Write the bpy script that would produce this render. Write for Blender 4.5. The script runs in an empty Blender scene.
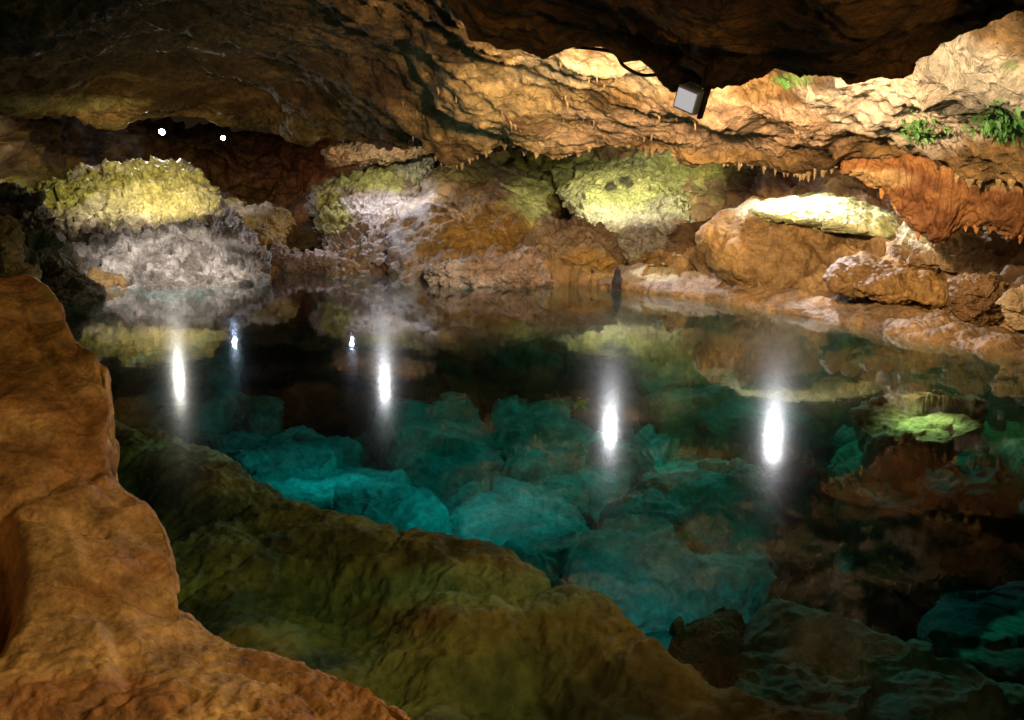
import bpy, math, random
import numpy as np
from mathutils import Vector

S = bpy.context.scene
C = S.collection

# ------------------------------------------------------------------ camera
F, H = 860.0, 2.0
PITCH = math.atan(152.0 / F)
cam_d = bpy.data.cameras.new('camera')
cam_d.sensor_width = 36.0
cam_d.lens = F / 1024 * 36.0
cam_d.clip_start = 0.05
cam_d.clip_end = 500
cam = bpy.data.objects.new('camera', cam_d)
C.objects.link(cam)
cam.location = (0, 0, H)
cam.rotation_euler = (math.pi / 2 - PITCH, 0, 0)
S.camera = cam

# ------------------------------------------------------------------ world: a closed cave, next to no ambient light
w = bpy.data.worlds.new('World')
S.world = w
w.use_nodes = True
w.node_tree.nodes['Background'].inputs[0].default_value = (1.0, 0.62, 0.28, 1)
w.node_tree.nodes['Background'].inputs[1].default_value = 0.014
S.view_settings.view_transform = 'Standard'
S.view_settings.look = 'None'
S.view_settings.exposure = 0.0
S.view_settings.gamma = 1.0
S.cycles.use_denoising = True
S.cycles.max_bounces = 6
S.cycles.transparent_max_bounces = 12
S.cycles.volume_bounces = 0
S.cycles.sample_clamp_indirect = 6.0
S.cycles.use_adaptive_sampling = False

# ------------------------------------------------------------------ projection helpers (lay out real positions from the survey)
cp, sp = math.cos(PITCH), math.sin(PITCH)
def ray(u, v):
    x, y = (u - 512) / F, (360 - v) / F
    return np.array([x, cp + y * sp, -sp + y * cp])
def P(u, v, d):
    r = ray(u, v)
    return np.array([0, 0, H]) + r * (d / r[1])
def Wp(u, v, z=0.0):
    r = ray(u, v)
    return np.array([0, 0, H]) + r * ((z - H) / r[2])
def pix(p):
    q = p - np.array([0, 0, H])
    dep = q[..., 1] * cp - q[..., 2] * sp
    dep = np.maximum(dep, 0.05)
    up = q[..., 1] * sp + q[..., 2] * cp
    return 512 + F * q[..., 0] / dep, 360 - F * up / dep

# ------------------------------------------------------------------ lights
def spot(name, pos, target, power, deg, col, blend=0.6, rad=0.08):
    l = bpy.data.lights.new(name, 'SPOT')
    l.energy = power; l.color = col; l.spot_size = math.radians(deg); l.spot_blend = blend
    l.shadow_soft_size = rad
    o = bpy.data.objects.new(name, l); C.objects.link(o)
    o.location = pos
    o.rotation_euler = (Vector(target) - Vector(pos)).to_track_quat('-Z', 'Y').to_euler()
    return o
WARM = (1.0, 0.72, 0.42); AMBER = (1.0, 0.66, 0.32); CREAM = (1.0, 0.80, 0.50); WHITE = (1.0, 0.92, 0.74)
COOL = (0.86, 0.93, 1.0)
# foreground rock, lit by a warm walkway lamp right of the camera
spot('walkway_lamp', (2.5, 1.3, 3.1), P(170, 520, 2.9), 330, 72, (1, .74, .38), 0.8, 0.12)
spot('walkway_lamp', (1.0, -0.8, 3.2), P(120, 560, 2.6), 90, 70, (1, .62, .30), 0.8, 0.25)
spot('walkway_lamp', (1.5, -1.5, 2.2), P(590, 70, 14), 420, 42, AMBER, 0.9, 0.3)
# far ceiling, lit from behind the near overhang
spot('ceiling_lamp', P(740, 70, 8.4), P(720, 125, 15), 3600, 125, WARM, 0.9, 0.12)
spot('ceiling_lamp', P(880, 70, 7.3), P(960, 110, 12), 520, 115, CREAM, 0.8, 0.12)
spot('ceiling_lamp', P(590, 50, 8.6), P(610, 110, 16), 4000, 92, WARM, 0.9, 0.12)
# shore patches: beams of the lip lamps, plus added fill
spot('shore_light', P(178, 66, 19.4), P(165, 245, 22.5), 2900, 50, WHITE, 0.8, 0.06)  # added fill for the mound front, hung free without a fixture
spot('shore_light', P(150, 104, 24.5), P(145, 185, 28), 2100, 80, (1, .85, .45), 0.8, 0.06)  # added fill for the mound top
spot('shore_light', P(400, 146, 29.0), P(395, 200, 32), 420, 110, (1, .93, .7), 0.8, 0.06)
spot('shore_light', P(620, 139, 25.0), P(630, 190, 29), 1300, 110, (1, .95, .7), 0.9, 0.06)
spot('shore_light', P(812, 158, 17.4), P(830, 215, 18.3), 60, 92, WHITE, 0.7, 0.06)
spot('shore_light', P(700, 100, 10.5), P(800, 270, 16), 130, 75, WARM, 0.9, 0.15)  # added frontal fill for the right shore
spot('shore_light', P(560, 100, 12), P(470, 225, 25), 1100, 50, WARM, 0.9, 0.15)  # added frontal fill for the domed boulder
spot('passage_lamp', P(265, 125, 44), P(290, 190, 50), 330, 90, (1, .55, .35), 0.8, 0.08)
spot('added_fill', (2.6, 3.6, 2.6), Wp(300, 560, -.5), 135, 68, (1, .58, .24), 0.8, 0.1)  # unseen fill added to brighten the submerged ledge
spot('added_fill', (-2.0, -1.0, 3.2), P(700, 40, 5.5), 120, 80, AMBER, 0.9, 0.2)  # unseen fill added to brighten the near overhang
# unseen lights under the water, the first two below the near ledge edge
spot('underwater_light', Wp(300, 512, -0.9) + np.array([.4, .8, 0]), Wp(340, 465, -2.6), 55, 140, COOL, 0.8, 0.1)
spot('underwater_light', Wp(560, 596, -0.9) + np.array([.4, .7, 0]), Wp(620, 520, -2.6), 75, 140, COOL, 0.8, 0.1)
spot('underwater_light', Wp(480, 440, -1.0), Wp(520, 450, -4), 140, 150, COOL, 0.8, 0.1)
spot('underwater_light', Wp(330, 400, -.8), Wp(360, 360, -5), 230, 165, COOL, 0.8, 0.1)  # added fill for the far bed and wall
spot('shore_light', P(905, 160, 10.3), Wp(930, 425, -.2), 800, 22, (1, .9, .55), 0.8, 0.06)

# ------------------------------------------------------------------ noise
def _hash(i, j, k, s):
    h = (i * 374761393 + j * 668265263 + k * 2147483647 + s * 1274126177) & 0xffffffff
    h = ((h ^ (h >> 13)) * 1274126177) & 0xffffffff
    return (h ^ (h >> 16)) & 0xffffffff
_G = np.random.RandomState(7).normal(size=(256, 3)); _G /= np.linalg.norm(_G, axis=1)[:, None]
def noise(p, seed=0):
    f = np.floor(p).astype(np.int64); t = p - f
    q = t * t * t * (t * (t * 6 - 15) + 10)
    out = 0
    for a in (0, 1):
        wa = q[..., 0] if a else 1 - q[..., 0]
        for b in (0, 1):
            wb = q[..., 1] if b else 1 - q[..., 1]
            for c in (0, 1):
                wc = q[..., 2] if c else 1 - q[..., 2]
                g = _G[_hash(f[..., 0] + a, f[..., 1] + b, f[..., 2] + c, seed) & 255]
                out = out + wa * wb * wc * (g[..., 0] * (t[..., 0] - a) + g[..., 1] * (t[..., 1] - b) + g[..., 2] * (t[..., 2] - c))
    return out * 1.6
def fbm(p, o=4, seed=0, gain=.5):
    r, a = 0, 1.0
    for i in range(o):
        r = r + a * noise(p, seed + i); p = p * 2.03 + 3.1; a *= gain
    return r
def billow(p, o=4, seed=0, gain=.5):
    r, a = 0, 1.0
    for i in range(o):
        r = r + a * (np.abs(noise(p, seed + i)) * 2 - .6); p = p * 2.07 + 1.7; a *= gain
    return r
def ridged(p, o=4, seed=0, gain=.5):
    r, a = 0, 1.0
    for i in range(o):
        r = r + a * ((1 - np.abs(noise(p, seed + i)) * 1.6) ** 2 - .5); p = p * 2.05 + 5.3; a *= gain
    return r
def worley(p, seed=0):
    f = np.floor(p).astype(np.int64)
    d1 = np.full(p.shape[:-1], 9.0); d2 = d1.copy(); cid = np.zeros(p.shape[:-1])
    for a in (-1, 0, 1):
        for b in (-1, 0, 1):
            for c in (-1, 0, 1):
                I, J, K = f[..., 0] + a, f[..., 1] + b, f[..., 2] + c
                h = _hash(I, J, K, seed)
                q = np.stack([I + (h & 1023) / 1023., J + ((h >> 10) & 1023) / 1023., K + ((h >> 20) & 1023) / 1023.], -1)
                d = np.linalg.norm(q - p, axis=-1)
                m = d < d1
                d2 = np.where(m, d1, np.minimum(d2, d)); cid = np.where(m, (h >> 5 & 255) / 255., cid); d1 = np.where(m, d, d1)
    return d1, d2, cid
def smooth(a, b, x):
    t = np.clip((x - a) / (b - a), 0, 1); return t * t * (3 - 2 * t)

# ------------------------------------------------------------------ materials
def N(nt, t, **k):
    n = nt.nodes.new(t)
    for a, b in k.items(): setattr(n, a, b)
    return n
_mats = {}
def rock_mat(name, scale=1.0, bump=0.5, rough=0.62, spec=0.35, var=0.55, crack=0.5):
    if name in _mats: return _mats[name]
    m = bpy.data.materials.new(name); m.use_nodes = True; nt = m.node_tree
    b = nt.nodes['Principled BSDF']; L = nt.links.new
    at = N(nt, 'ShaderNodeAttribute', attribute_name='Col')
    geo = N(nt, 'ShaderNodeNewGeometry')
    n1 = N(nt, 'ShaderNodeTexNoise'); n1.inputs['Scale'].default_value = 1.6 * scale; n1.inputs['Detail'].default_value = 9; n1.inputs['Roughness'].default_value = .66
    n2 = N(nt, 'ShaderNodeTexNoise'); n2.inputs['Scale'].default_value = 7 * scale; n2.inputs['Detail'].default_value = 8; n2.inputs['Roughness'].default_value = .7
    vo = N(nt, 'ShaderNodeTexVoronoi', feature='DISTANCE_TO_EDGE'); vo.inputs['Scale'].default_value = 1.1 * scale
    wv = N(nt, 'ShaderNodeVectorMath', operation='MULTIPLY_ADD')
    wn = N(nt, 'ShaderNodeTexNoise'); wn.inputs['Scale'].default_value = 1.3 * scale; wn.inputs['Detail'].default_value = 4
    L(geo.outputs['Position'], wn.inputs['Vector'])
    L(wn.outputs['Color'], wv.inputs[0]); wv.inputs[1].default_value = (1.6 / scale,) * 3; L(geo.outputs['Position'], wv.inputs[2])
    L(wv.outputs[0], vo.inputs['Vector'])
    for n in (n1, n2): L(geo.outputs['Position'], n.inputs['Vector'])
    # colour variation
    r1 = N(nt, 'ShaderNodeMapRange'); r1.inputs[1].default_value = .3; r1.inputs[2].default_value = .7; r1.inputs[3].default_value = 1 - var; r1.inputs[4].default_value = 1 + var * .7
    r2 = N(nt, 'ShaderNodeMapRange'); r2.inputs[1].default_value = .3; r2.inputs[2].default_value = .7; r2.inputs[3].default_value = 1 - var * .7; r2.inputs[4].default_value = 1 + var * .5
    L(n1.outputs[0], r1.inputs[0]); L(n2.outputs[0], r2.inputs[0])
    mu = N(nt, 'ShaderNodeMath', operation='MULTIPLY'); L(r1.outputs[0], mu.inputs[0]); L(r2.outputs[0], mu.inputs[1])
    ck = N(nt, 'ShaderNodeMapRange'); ck.inputs[1].default_value = 0; ck.inputs[2].default_value = .035; ck.inputs[3].default_value = 1 - crack; ck.inputs[4].default_value = 1
    L(vo.outputs['Distance'], ck.inputs[0])
    mu2 = N(nt, 'ShaderNodeMath', operation='MULTIPLY'); L(mu.outputs[0], mu2.inputs[0]); L(ck.outputs[0], mu2.inputs[1])
    mc = N(nt, 'ShaderNodeVectorMath', operation='SCALE'); L(at.outputs['Color'], mc.inputs[0]); L(mu2.outputs[0], mc.inputs['Scale'])
    L(mc.outputs[0], b.inputs['Base Color'])
    b.inputs['Roughness'].default_value = rough
    b.inputs['Specular IOR Level'].default_value = spec
    # relief finer than the mesh
    ad = N(nt, 'ShaderNodeMath', operation='MULTIPLY_ADD'); L(n2.outputs[0], ad.inputs[0]); ad.inputs[1].default_value = .35
    ml = N(nt, 'ShaderNodeMath', operation='MULTIPLY'); L(ck.outputs[0], ml.inputs[0]); ml.inputs[1].default_value = .12
    ad2 = N(nt, 'ShaderNodeMath', operation='ADD'); L(n1.outputs[0], ad2.inputs[0]); L(ml.outputs[0], ad2.inputs[1]); L(ad2.outputs[0], ad.inputs[2])
    bp = N(nt, 'ShaderNodeBump'); bp.inputs['Strength'].default_value = bump; bp.inputs['Distance'].default_value = .35 / scale
    L(ad.outputs[0], bp.inputs['Height']); L(bp.outputs[0], b.inputs['Normal'])
    _mats[name] = m
    return m
def plain(name, col, rough=.5, metal=0.0, emit=None, strength=0):
    if name in _mats: return _mats[name]
    m = bpy.data.materials.new(name); m.use_nodes = True; nt = m.node_tree; b = nt.nodes['Principled BSDF']
    n = N(nt, 'ShaderNodeTexNoise'); n.inputs['Scale'].default_value = 25
    r = N(nt, 'ShaderNodeMapRange'); r.inputs[3].default_value = .75; r.inputs[4].default_value = 1.2
    s = N(nt, 'ShaderNodeVectorMath', operation='SCALE'); s.inputs[0].default_value = col
    nt.links.new(n.outputs[0], r.inputs[0]); nt.links.new(r.outputs[0], s.inputs['Scale']); nt.links.new(s.outputs[0], b.inputs['Base Color'])
    b.inputs['Roughness'].default_value = rough; b.inputs['Metallic'].default_value = metal
    if emit:
        b.inputs['Emission Color'].default_value = (*emit, 1); b.inputs['Emission Strength'].default_value = strength
    _mats[name] = m
    return m
ROCK = rock_mat('limestone', 1.0, .55)
FINE = rock_mat('pitted_limestone', 2.2, .8, .5, .5)
WET = rock_mat('smooth_flowstone', 2.6, .5, .55, .2, .45, .35)
FORE = rock_mat('foreground_flowstone', 4.0, .35, .5, .3, .6, .25)
SUB = rock_mat('submerged_limestone', 1.6, .45, .8, .1, .5, .12)
CEIL = rock_mat('ceiling_limestone', 1.5, .8, .7, .25, .6, .45)

# ------------------------------------------------------------------ mesh building
def tag(o, label=None, cat=None, group=None, kind=None):
    if label: o['label'] = label
    if cat: o['category'] = cat
    if group: o['group'] = group
    if kind: o['kind'] = kind
    return o
def link(name, verts, faces, mat, parent=None, cols=None, smooth_=True):
    me = bpy.data.meshes.new(name)
    verts = np.asarray(verts, dtype=np.float32).reshape(-1, 3)
    if isinstance(faces, np.ndarray):
        n = len(faces); k = faces.shape[1]
        me.vertices.add(len(verts)); me.vertices.foreach_set('co', verts.ravel())
        me.loops.add(n * k); me.loops.foreach_set('vertex_index', faces.astype(np.int32).ravel())
        me.polygons.add(n); me.polygons.foreach_set('loop_start', np.arange(0, n * k, k, dtype=np.int32))
        me.update(calc_edges=True)
    else:
        me.from_pydata([tuple(map(float, q)) for q in verts], [], faces)
    if smooth_: me.polygons.foreach_set('use_smooth', np.ones(len(me.polygons), dtype=bool))
    if cols is not None:
        a = me.color_attributes.new('Col', 'FLOAT_COLOR', 'POINT')
        c = np.ones((len(verts), 4), dtype=np.float32); c[:, :3] = cols.reshape(-1, 3)
        a.data.foreach_set('color', c.ravel())
    me.materials.append(mat)
    o = bpy.data.objects.new(name, me); C.objects.link(o)
    if parent: o.parent = parent
    return o
def catmull(ctrl, n, t=None):
    ctrl = np.asarray(ctrl, float); m = len(ctrl)
    t = np.linspace(0, m - 1, n) if t is None else t
    i = np.clip(np.floor(t).astype(int), 0, m - 2); f = (t - i).reshape((-1,) + (1,) * (ctrl.ndim - 1))
    p0 = ctrl[np.maximum(i - 1, 0)]; p1 = ctrl[i]; p2 = ctrl[i + 1]; p3 = ctrl[np.minimum(i + 2, m - 1)]
    return .5 * (2 * p1 + (p2 - p0) * f + (2 * p0 - 5 * p1 + 4 * p2 - p3) * f ** 2 + (3 * p1 - p0 - 3 * p2 + p3) * f ** 3)
def catmull_loop(ctrl, n):
    ctrl = np.asarray(ctrl, float); m = len(ctrl)
    t = np.linspace(0, m, n, endpoint=False); i = np.floor(t).astype(int); f = (t - i)[:, None]
    p0, p1, p2, p3 = ctrl[(i - 1) % m], ctrl[i % m], ctrl[(i + 1) % m], ctrl[(i + 2) % m]
    return .5 * (2 * p1 + (p2 - p0) * f + (2 * p0 - 5 * p1 + 4 * p2 - p3) * f ** 2 + (3 * p1 - p0 - 3 * p2 + p3) * f ** 3)
def gnormal(G, loop=False):
    if loop: du = np.roll(G, -1, 1) - np.roll(G, 1, 1)
    else: du = np.gradient(G, axis=1)
    dv = np.gradient(G, axis=0)
    n = np.cross(du, dv); return n / (np.linalg.norm(n, axis=-1, keepdims=True) + 1e-9)
def gfaces(nv, nu, loop=False):
    i = np.arange(nv - 1)[:, None]; j = np.arange(nu if loop else nu - 1)[None, :]
    j2 = (j + 1) % nu
    return np.stack([i * nu + j, i * nu + j2, (i + 1) * nu + j2, (i + 1) * nu + j], -1).reshape(-1, 4)

# relief recipes: functions (p) -> displacement in metres
def R_wall(p, s=1.0, seed=0):
    q = p / s
    d1, d2, c = worley(q * np.array([.35, .35, .55]) + .25 * np.stack([noise(q * .8, 5), noise(q * .8, 6), noise(q * .8, 7)], -1), seed)
    return s * (.55 * billow(q * np.array([.28, .28, .4]), 3, seed) + .28 * (c - .5) + .3 * smooth(0, .12, d2 - d1) - .3
                + .14 * ridged(q * np.array([1.1, 1.1, 1.8]), 4, seed + 20) + .07 * fbm(q * 4.5, 3, seed + 40))
def R_rock(p, s=1.0, seed=0):
    q = p / s
    return s * (.2 * billow(q * .5, 3, seed) + .28 * facet(q * .55 + .1 * fbm(q, 2, 15)[..., None], seed) + .18 * facet(q * np.array([1.4, 1.4, 2.2]), seed + 4) + .1 * ridged(q * np.array([1.1, 1.1, 1.9]), 4, seed + 20) + .06 * fbm(q * 4.5, 3, seed + 40))
def R_pit(p, s=1.0, seed=0):
    q = p / s
    d1, d2, c = worley(q * np.array([2.1, 2.1, 3.2]) + .4 * np.stack([noise(q * 2, 5), noise(q * 2, 6), noise(q * 2, 7)], -1), seed)
    e1, e2, k = worley(q * np.array([1.5, 1.5, 2.0]) + .5 * np.stack([fbm(q, 2, 8), fbm(q, 2, 9), fbm(q, 2, 10)], -1), seed + 5)
    return R_rock(p, s, seed) + s * (-.22 * (1 - smooth(.12, .5, d1)) * (k > .4) - .55 * (1 - smooth(.1, .5, e1)) * (k > .45) + .35 * (k - .5) + .07 * ridged(q * np.array([1.5, 1.5, 3]), 4, seed + 9))
def R_smooth(p, s=1.0, seed=0):
    q = p / s
    return s * (.3 * fbm(q * .6, 2, seed) + .1 * billow(q * 1.6, 3, seed + 9) + .02 * fbm(q * 8, 3, seed + 40))
def facet(q, seed=0):
    """tilted flat faces, one per cell, as broken limestone has"""
    f = np.floor(q).astype(np.int64); d1 = np.full(q.shape[:-1], 9.0); out = np.zeros(q.shape[:-1])
    for a in (-1, 0, 1):
        for b in (-1, 0, 1):
            for c in (-1, 0, 1):
                h = _hash(f[..., 0] + a, f[..., 1] + b, f[..., 2] + c, seed)
                ce = np.stack([f[..., 0] + a + (h & 1023) / 1023., f[..., 1] + b + ((h >> 10) & 1023) / 1023., f[..., 2] + c + ((h >> 20) & 1023) / 1023.], -1)
                df = q - ce; d = np.linalg.norm(df, axis=-1); m = d < d1
                val = np.sum(df * _G[h & 255], -1) + .6 * (((h >> 8) & 255) / 255. - .5)
                out = np.where(m, val, out); d1 = np.where(m, d, d1)
    return out
def R_slab(p, s=1.0, seed=0):
    q = p / s
    d1, d2, c = worley(q * np.array([.8, .8, 1.2]) + .2 * np.stack([noise(q, 5), noise(q, 6), noise(q, 7)], -1), seed)
    e1, e2, k = worley(q * .42 + .15 * np.stack([noise(q, 15), noise(q, 16), noise(q, 17)], -1), seed + 2)
    return s * (.25 * fbm(q * .5, 2, seed) + .35 * facet(q * .5 + .1 * fbm(q, 2, 15)[..., None], seed) + .1 * facet(q * 1.3, seed + 4) + .03 * billow(q * 3, 3, seed + 60) + .04 * ridged(q * 2.2, 3, seed + 20) + .01 * fbm(q * 9, 3, seed + 40))
def R_ceil(p, s=1.0, seed=0):
    q = p / s
    d1, d2, c = worley(q * np.array([1.8, 1.8, 1.8]), seed + 3)
    # strata: steps in the height
    st = np.abs(((p[..., 2] * 3.2 + fbm(p * .5, 2, seed + 70) * 1.2) % 1.0) - .5)
    return s * (.5 * fbm(q * .35, 3, seed) + .09 * ridged(q * np.array([.9, 1.5, 2.0]), 4, seed + 20) + .06 * (.5 - d1) + .035 * fbm(q * 6, 3, seed + 40) + .08 * st)

def col_of(p, base, alt, seed=0, sc=.5, strata=0.0):
    """albedo of the bare stone: two stone colours in broad patches plus thin beds"""
    a = smooth(-.35, .45, fbm(p * sc, 4, seed + 200))[..., None]
    c = np.array(base) * (1 - a) + np.array(alt) * a
    if strata:
        b = np.sin(p[..., 2] * 9 + 3 * fbm(p * .7, 3, seed + 210))
        c = c * (1 - strata + strata * smooth(-.6, .6, b))[..., None]
    return np.clip(c, 0, .9)
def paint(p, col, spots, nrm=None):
    """spots of moss, lichen, mineral stain, painted light and shade: (u, v, ru, rv, colour, amount[, 'up'])"""
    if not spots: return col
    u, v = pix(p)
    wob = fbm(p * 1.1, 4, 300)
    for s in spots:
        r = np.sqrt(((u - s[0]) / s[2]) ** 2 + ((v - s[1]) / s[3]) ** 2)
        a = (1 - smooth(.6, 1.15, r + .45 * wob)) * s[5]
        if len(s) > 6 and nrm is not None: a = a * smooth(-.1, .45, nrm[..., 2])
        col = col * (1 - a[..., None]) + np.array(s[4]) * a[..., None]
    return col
MOSS = (.30, .30, .04); LIME = (.46, .48, .16); PALE = (.66, .62, .42); GREY = (.42, .37, .40); OCHRE = (.36, .21, .05)
TAN = (.42, .26, .11); BROWN = (.17, .09, .035); RUST = (.42, .14, .03); GREEN = (.12, .22, .05); CREAMC = (.62, .48, .30); PINK = (.52, .33, .20)

def net(name, ctrl, nu, nv, relief, mat, base, alt, seed=0, label=None, cat=None, kind=None, spots=None, face=None, fine=1.0, sc=.5, strata=0.0, post=None, wet_dim=0):
    ctrl = np.asarray(ctrl, float)
    G = catmull(ctrl, nv)
    G = np.swapaxes(catmull(np.swapaxes(G, 0, 1), nu), 0, 1)
    n = gnormal(G)
    ref = np.array([0, 0, H]) if face is None else np.array(face)
    if np.mean(np.sum(n * (ref - G), -1)) < 0: n = -n
    G2 = G + n * relief(G)[..., None] * fine
    if post is not None: G2 = post(G2)
    n2 = gnormal(G2)
    if np.mean(np.sum(n2 * (ref - G), -1)) < 0: n2 = -n2
    col = paint(G2, col_of(G2, base, alt, seed, sc, strata), spots, n2)
    if wet_dim: col = col * (1 - (1 - wet_dim) * smooth(.0, -.25, G2[..., 2]))[..., None]  # wet stone tone below the waterline, deepened to stand for weaker light
    o = link(name, G2, gfaces(nv, nu), mat, cols=col)
    return tag(o, label, cat, None, kind), G2

def boulder(name, label, cat, outline, d, thick, relief, mat, base, alt, seed=0, lean=0.0, skew=0.0, spots=None, group=None, nth=340, nr=120, s=1.0, sc=.5, sharp=2.4, parent=None, amp=1.0):
    """closed stone: the outline is its widest contour at distance d, swelling `thick` metres before and behind it"""
    O = catmull_loop(outline, nth)
    c = O.mean(0); vb = O[:, 1].max()
    T = np.concatenate([np.sin(np.linspace(0, math.pi / 2, nr)), np.sin(np.linspace(math.pi / 2, 0, nr // 3)[1:])])
    sg = np.concatenate([-np.ones(nr), np.ones(nr // 3 - 1)])
    G = np.zeros((len(T), nth, 3))
    for i, (t, g) in enumerate(zip(T, sg)):
        q = c + max(t, .004) * (O - c)
        b = (1 - t ** sharp) ** (1 / sharp) * thick * g
        dd = d + lean * (vb - q[:, 1]) / 100 + skew * (q[:, 0] - c[0]) / 100 + b
        x, y = (q[:, 0] - 512) / F, (360 - q[:, 1]) / F
        r = np.stack([x, cp + y * sp, -sp + y * cp], -1)
        G[i] = np.array([0, 0, H]) + r * (dd / r[:, 1])[:, None]
    return _close(name, label, cat, G, relief, mat, base, alt, seed, spots, group, s, sc, parent, amp)
def _close(name, label, cat, G, relief, mat, base, alt, seed, spots, group, s, sc, parent, amp=1.0):
    cen = G.reshape(-1, 3).mean(0)
    n = gnormal(G, True)
    if np.mean(np.sum(n * (G - cen), -1)) < 0: n = -n
    m = n.copy(); m[0] = n[2].mean(0); m[-1] = n[-3].mean(0); m /= np.linalg.norm(m, axis=-1, keepdims=True) + 1e-9
    D = relief(G, s, seed) * amp
    D[0] = D[1].mean(); D[-1] = D[-2].mean()
    G2 = G + m * D[..., None]
    n2 = gnormal(G2, True)
    if np.mean(np.sum(n2 * (G - cen), -1)) < 0: n2 = -n2
    col = paint(G2, col_of(G2, base, alt, seed, sc), spots, n2)
    if group == 'stones along the far shore': col = col * (1 - .65 * smooth(.0, -.25, G2[..., 2]))[..., None]  # same painted dimming below the waterline
    o = link(name, G2, gfaces(G.shape[0], G.shape[1], True), mat, parent, cols=col)
    return tag(o, label, cat, group)
def mound(name, label, cat, outline, z, up, down, relief, mat, base, alt, seed=0, spots=None, group=None, nth=260, nr=90, s=1.0, sc=.7, sharp=2.2, amp=1.0, tilt=(0, 0)):
    """stone lying on the pool bed: outline is its widest contour on the level z"""
    O = catmull_loop(outline, nth); _o = O * .022; O = O + 9 * np.stack([noise(np.stack([_o[:, 0], _o[:, 1], 0 * _o[:, 0] + seed], -1), 1), noise(np.stack([_o[:, 0], _o[:, 1], 0 * _o[:, 0] + seed], -1), 2)], -1)
    B = np.array([Wp(a, b, z) for a, b in O]); c = B.mean(0)
    T = np.concatenate([np.sin(np.linspace(0, math.pi / 2, nr)), np.sin(np.linspace(math.pi / 2, 0, nr // 3)[1:])])
    sg = np.concatenate([np.ones(nr) * up, -np.ones(nr // 3 - 1) * down])
    G = np.zeros((len(T), nth, 3))
    for i, (t, g) in enumerate(zip(T, sg)):
        q = c + max(t, .004) * (B - c)
        q[:, 2] = z + (1 - t ** sharp) ** (1 / sharp) * g + tilt[0] * (q[:, 0] - c[0]) + tilt[1] * (q[:, 1] - c[1])
        G[i] = q
    return _close(name, label, cat, G, relief, mat, base, alt, seed, spots, group, s, sc, None, amp)

# ================================================================== THE CAVE
U =      [-300,   0, 100, 185, 250, 320, 400, 500, 600, 700, 800, 900, 1024, 1300]
shoreV = [ 310, 291, 288, 274, 266, 268, 275, 281, 286, 295, 311, 328,  352,  420]
shoreD = [1720. / (v - 208) for v in shoreV]
midD   = [   2,   6,  14,  14,  13,  13,  14,  13,   9,   6,   3, 2.5,  2.2,    2]
midV   = [ 240, 235, 230, 232, 235, 230, 225, 222, 222, 225, 238, 250,  262,  310]
upD    = [   3,   9,  22,  27,  28,  24,  19,   17,  12,   8,   4,   4,  3.4,    3]
upV    = [ 185, 182, 175, 178, 182, 178, 172, 165, 166, 172, 190, 205,  212,  250]
topD   = [   4,  12,  24,  34,  36,  30,  20,   18,  14,   9,   6, 5.5,  4.5,    4]
topV   = [ 100, 100, 100, 125, 128, 126, 120, 118, 118, 120, 130, 135,  150,  180]
rows = []
rows.append([P(u, v, d)[:2].tolist() + [-7.5] for u, v, d in zip(U, shoreV, [q * .84 for q in shoreD])])
rows.append([P(u, v, d)[:2].tolist() + [-2.5] for u, v, d in zip(U, shoreV, [q * .90 for q in shoreD])])
rows.append([P(u, v, d)[:2].tolist() + [-.25] for u, v, d in zip(U, shoreV, [q * .995 + .5 * (u < 660) for u, q in zip(U, shoreD)])])
rows.append([P(u, v - 6, d + .3 + .9 * (u < 660)).tolist() for u, v, d in zip(U, shoreV, shoreD)])
rows.append([P(u, v, d + e).tolist() for u, v, d, e in zip(U, midV, shoreD, midD)])
rows.append([P(u, v, d + e).tolist() for u, v, d, e in zip(U, upV, shoreD, upD)])
rows.append([P(u, v, d + e).tolist() for u, v, d, e in zip(U, topV, shoreD, topD)])
wall_spots = [
    (600, 185, 105, 32, LIME, .95), (640, 172, 80, 18, (.62, .62, .26), .8), (500, 162, 90, 10, MOSS, .7), (700, 170, 60, 14, MOSS, .6), (560, 225, 60, 30, PALE, .6),
    (640, 215, 40, 30, GREY, .6), (600, 262, 60, 18, OCHRE, .7), (30, 215, 60, 50, (.2, .17, .05), .8), (280, 165, 60, 25, (.42, .2, .12), .8), (60, 190, 60, 25, MOSS, .6)]
net('cave_wall', rows, 900, 420, lambda p: R_wall(p, 1.25, 3), ROCK, TAN, BROWN, 3, 'rough brown limestone cave wall behind the far shore', None, 'structure', wall_spots, sc=.35, strata=.2, wet_dim=.3)

# ceiling
lipV = [ 100, 112, 120, 121, 123, 139, 149, 152, 153, 157, 164, 165, 182, 230]
lipD = [  24,  26,  30,  32,  32,  30,  26,  21,18.5,17.5,16.2,13.6,11.2, 8.5]
def hgt(v, d): return P(512, v, d)[2]
cr = []
XY = lambda u, v, d: P(u, v, d)
back = []; rec = []; inn = []; lip = []
for u, v, d, sd, td in zip(U, lipV, lipD, shoreD, topD):
    a = P(u, v, d); b = P(u, v, sd + td + 3); b[2] = a[2] + 1.5 + (td > 20) * 2.5; back.append(b)
    c = P(u, v, d + 3.0); c[2] = a[2] + 1.25; rec.append(c)
    e = P(u, v, d + .5); e[2] = a[2] + .35; inn.append(e)
    lip.append(a)
cr = [back, rec, inn, lip]
def crow(vv, dd): cr.append([P(u, v, d) for u, v, d in zip(U, vv, dd)])
crow([v - 10 for v in lipV], [d - .45 for d in lipD])
crow([v - 32 for v in lipV], [d * .91 for d in lipD])
crow([v * .45 + 8 for v in lipV], [d * .78 for d in lipD])
crow([30, 34, 36, 36, 36, 36, 34, 30, 26, 26, 22, 10, 0, -20], [d * .64 for d in lipD])
crow([-20] * 14, [d * .5 for d in lipD])
crow([-110] * 14, [d * .36 for d in lipD])
cr.append([np.array([(u - 512) / 90., -1.0, 4.6]) for u in U])
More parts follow.
